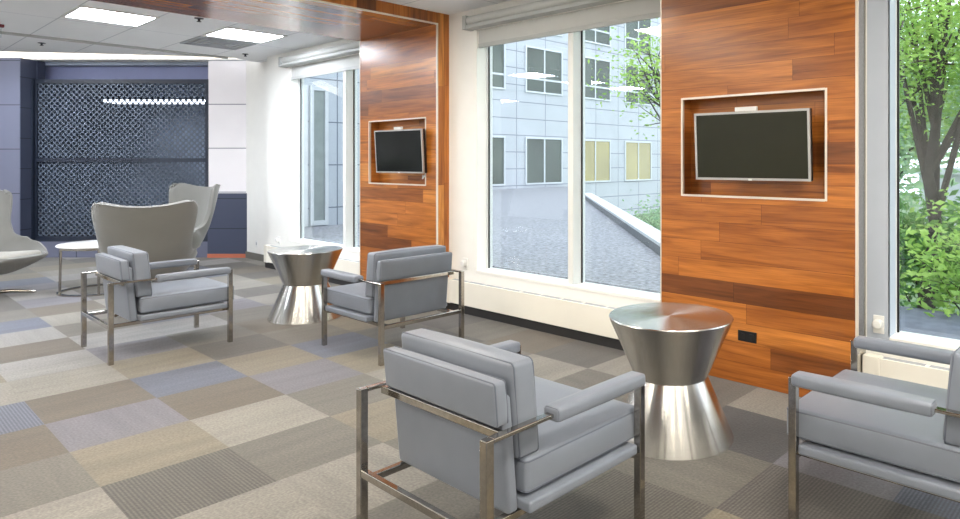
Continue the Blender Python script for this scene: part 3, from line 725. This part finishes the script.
# ------------------------------------------------------------------ armchairs
BASEW = .745
def make_armchair(label, loc, rz, scale):
    t = thing('armchair', label, 'armchair', (0, 0, 0), 0, 'grey armchairs with steel frames')
    hw = BASEW/2; q = .017; D = .835; H = .605
    ir = hw-q
    # posts (legs)
    for sx in (-1, 1):
        for y in (0, D):
            MB().box(sx*hw-q, sx*hw+q, y-q, y+q, 0, H, bev=.003).build('leg', M['steel'], t)
        MB().box(sx*hw-q, sx*hw+q, q, D-q, H-.014, H, bev=.003).build('arm_rail', M['steel'], t)
        xi = sx*(hw-.065)
        MB().box(xi-.014, xi+.014, q-.006, D-.012, .258, .284, bev=.003).build('side_rail', M['steel'], t)
        a = MB().cushion(sx*hw-.038, sx*hw+.038, .30, D-.004, H-.030, H+.020, r=.012, crown=.003, n=5)
        ap = a.build('arm_pad', M['uphol'], t)
        MB().rim(sx*hw-.035, sx*hw+.035, .304, H-.027, H+.017, r=.0018, c=.012).build('seam', M['pipe'], ap)
    MB().box(-ir, ir, -q, -q+.024, .262, .292, bev=.003).build('rear_rail', M['steel'], t)
    MB().box(-ir, ir, .072, .092, H-.034, H-.004, bev=.003).build('back_bar', M['steel'], t)
    MB().box(-ir, ir, D-.012, D+.012, .258, .284, bev=.003).build('front_rail', M['steel'], t)
    MB().box(-ir+.04, ir-.04, .56, .60, .262, .278, bev=.002).box(-ir+.04, ir-.04, .24, .28, .262, .278, bev=.002).build('seat_brace', M['under'], t)
    w = ir-.006
    pl = MB().cushion(-hw-.006, hw+.006, .19, D-.019, .286, .328, r=.010, crown=.002).build('seat_platform', M['uphol'], t)
    s = MB().cushion(-w, w, .20, D+.045, .338, .462, r=.018, crown=.006).build('seat_cushion', M['uphol'], t)
    r = MB()
    for z in (.348, .452): r.rim(-w+.001, w-.001, z, .201, D+.044, r=.0036, c=.017, plane='xy')
    r.build('seam', M['pipe'], s)
    # leaning back: frame shears backwards with height
    def lean(px, y0, y1, z0, z1, rr, cr, n=7):
        m = MB().cushion(-px, px, y0, y1, z0, z1, r=rr, crown=cr, n=n); return m
    def shear(mb, k=.09, z0=.3):
        mb.v = [(x, y-(z-z0)*k, z) for x, y, z in mb.v]; return mb
    bp = shear(lean(w-.022, .135, .185, .285, .70, .014, .002)).build('back_panel', M['uphol'], t)
    bc = lean(w-.018, .105, .165, .605, .755, .010, .003); shear(bc)
    up = bc.build('upper_back_pad', M['uphol'], t)
    r = MB().rim(-w+.0185, w-.0185, .112, .6055, .7545, r=.0032, c=.011); shear(r)
    r2 = MB().rim(-w+.0185, w-.0185, .158, .6055, .7545, r=.0032, c=.011); shear(r2); r.add(r2.v, r2.f, True); r.build('seam', M['pipe'], up)
    cu = lean(w-.016, .190, .302, .464, .805, .018, .007, 9); shear(cu)
    cu = cu.build('back_cushion', M['uphol'], t)
    r = MB().rim(-w+.017, w-.017, .201, .465, .804, r=.0036, c=.017); shear(r)
    r2 = MB().rim(-w+.017, w-.017, .291, .465, .804, r=.0036, c=.017); shear(r2); r.add(r2.v, r2.f, True); r.build('seam', M['pipe'], cu)
    t.location = loc; t.rotation_euler.z = rz; t.scale = (scale, 1, 1)
    return t
A = make_armchair('nearest grey armchair, back to us, in front of the near steel table', (-2.012, 1.42, 0), 0, 1)
dup(A, (-6.235, 1.44, 0), 0, 'leftmost grey steel framed armchair in front of the winged chairs')
dup(A, (-4.335, 3.11, 0), PI/2, 'grey armchair beside the far steel table and the far wood wall')
dup(A, (-.315, 3.045, 0), PI/2, 'grey armchair cut by the right picture edge, facing left')

# ------------------------------------------------------------------ turned side tables
def hourglass(x, y, r, label):
    t = thing('side_table', label, 'side table', (x, y, 0), group='turned metal side tables')
    MB().lathe([(0, 0), (r, 0), (r, .006), (.202, .328), (0, .328)], 96).build('base', M['turned'], t)
    MB().lathe([(0, .328), (.200, .328), (r-.002, .642), (r, .648), (r-.003, .653), (0, .653)], 96).build('top', M['turned'], t)
    for n in ('base', 'top'): pass
    return t
def flatfix(t):
    for o in bpy.data.objects:
        if o.parent == t:
            for p in o.data.polygons:
                if abs(p.normal.z) > .9: p.use_smooth = False
t1 = hourglass(-2.038, 3.094, .341, 'brushed metal hourglass side table in front of the near wood wall'); flatfix(t1)
t2 = hourglass(-6.26, 3.125, .338, 'brushed metal hourglass side table beneath the far left window'); flatfix(t2)

# ------------------------------------------------------------------ round white table
rt = thing('round_table', 'white topped round table with a chrome ring base among the winged chairs', 'table', tuple(far(-5.68, 7.77)), YAW)
MB().lathe([(0, .53), (.385, .53), (.40, .538), (.40, .548), (.39, .556), (0, .556)], 64).build('tabletop', M['tabletop'], rt)
MB().lathe([(.34, .505), (.36, .505), (.36, .53), (.34, .53), (.34, .505)], 64).build('apron_ring', M['steel'], rt)
MB().lathe([(.35, 0), (.39, 0), (.39, .016), (.35, .016), (.35, 0)], 64).build('base_ring', M['steel'], rt)
for k in range(4):
    a = math.radians(216+90*k); x, y = .36*math.cos(a), .36*math.sin(a)
    MB().tube([(x, y, .01), (x*.97, y*.97, .53)], .013, 12).build('leg', M['steel'], rt)

# ------------------------------------------------------------------ winged lounge chairs
def smooth(a, b, x): x = max(0, min(1, (x-a)/(b-a))); return x*x*(3-2*x)
def lerp_tab(tab, s):
    for (s0, *a), (s1, *b) in zip(tab, tab[1:]):
        if s <= s1:
            f = (s-s0)/(s1-s0); return [p+(q-p)*f for p, q in zip(a, b)]
    return tab[-1][1:]
# station: s, y forward of centre, z, half width, edge forward shift, edge lift
TAB = [(0, .43, .45, .27, -.10, -.02), (.05, .42, .41, .31, -.08, .01), (.12, .33, .34, .37, -.07, .14), (.22, .15, .26, .41, -.02, .29),
       (.32, -.05, .245, .41, .08, .32), (.41, -.20, .31, .405, .20, .29), (.50, -.29, .43, .385, .27, .17), (.60, -.34, .58, .37, .20, .06),
       (.72, -.38, .77, .385, .18, .02), (.84, -.42, .94, .42, .21, .03), (.93, -.44, 1.05, .445, .22, .08), (1.0, -.45, 1.085, .44, .19, .115)]
def egg_shell(off=0.0):
    b = MB(); NS, NT = 44, 30; vs = []; fs = []
    # smooth the station table
    def stn(s):
        acc = [0]*5; w = 0
        for k in range(-3, 4):
            q = lerp_tab(TAB, max(0, min(1, s+k*.018))); g = math.exp(-(k/2)**2); w += g
            acc = [a+g*x for a, x in zip(acc, q)]
        return [a/w for a in acc]
    for i in range(NS+1):
        y, z, hw, ef, el = stn(i/NS)
        for j in range(NT+1):
            t = -1+2*j/NT; ph = t*1.25
            x = hw*math.sin(ph)/math.sin(1.25); k = (1-math.cos(ph))/(1-math.cos(1.25))
            q = max(0, i/NS-.80)/.20; c = abs(t)**6*q*q
            vs.append((x*(1-.11*c), y+ef*k, z+el*k-.115*c))
    for i in range(NS):
        for j in range(NT):
            a = i*(NT+1)+j; fs.append((a, a+1, a+NT+2, a+NT+1))
    return b.add(vs, fs, True)
def make_egg(label, loc, rz, sc):
    t = thing('winged_lounge_chair', label, 'lounge chair', (0, 0, 0), 0, 'tall winged lounge chairs')
    sh = egg_shell().build('shell', M['egg'], t)
    md = sh.modifiers.new('thickness', 'SOLIDIFY'); md.thickness = .045; md.offset = 0
    md = sh.modifiers.new('round', 'BEVEL'); md.width = .016; md.segments = 3; md.limit_method = 'ANGLE'; md.angle_limit = math.radians(60)
    cu = MB().cushion(-.255, .255, -.20, .345, .35, .45, r=.04, crown=.012)
    cu.v = [(x*(1-.12*max(0, -y)), y, z+.10*max(0, y-.05)) for x, y, z in cu.v]
    cu.build('seat_cushion', M['eggin'], t)
    MB().lathe([(0, .045), (.035, .045), (.028, .07), (.024, .22), (.09, .245), (0, .245)], 24).build('pedestal', M['steel'], t)
    for k in range(4):
        a = PI/4+k*PI/2; m = Matrix.Rotation(a, 4, 'Z')
        MB().tube([(0, 0, .05), (.15, 0, .046), (.36, 0, .016)], [.022, .02, .013], 10, mat=m).build('foot', M['steel'], t)
    t.location = loc; t.rotation_euler.z = rz; t.scale = (sc, sc, sc)
    return t
L1 = far(-4.43, 6.75)
EG = make_egg('grey winged lounge chair with its back to us, in the middle', tuple(L1), YAW+math.radians(28), .99)
dup(EG, tuple(far(-5.36, 8.65)), YAW+math.radians(154), 'grey winged lounge chair at the right, opening towards us beside the navy wall', scale=(1.07,)*3)
dup(EG, tuple(far(-6.60, 7.40)), YAW+math.radians(-96), 'grey winged lounge chair cut by the left picture edge', scale=(1.04,)*3)
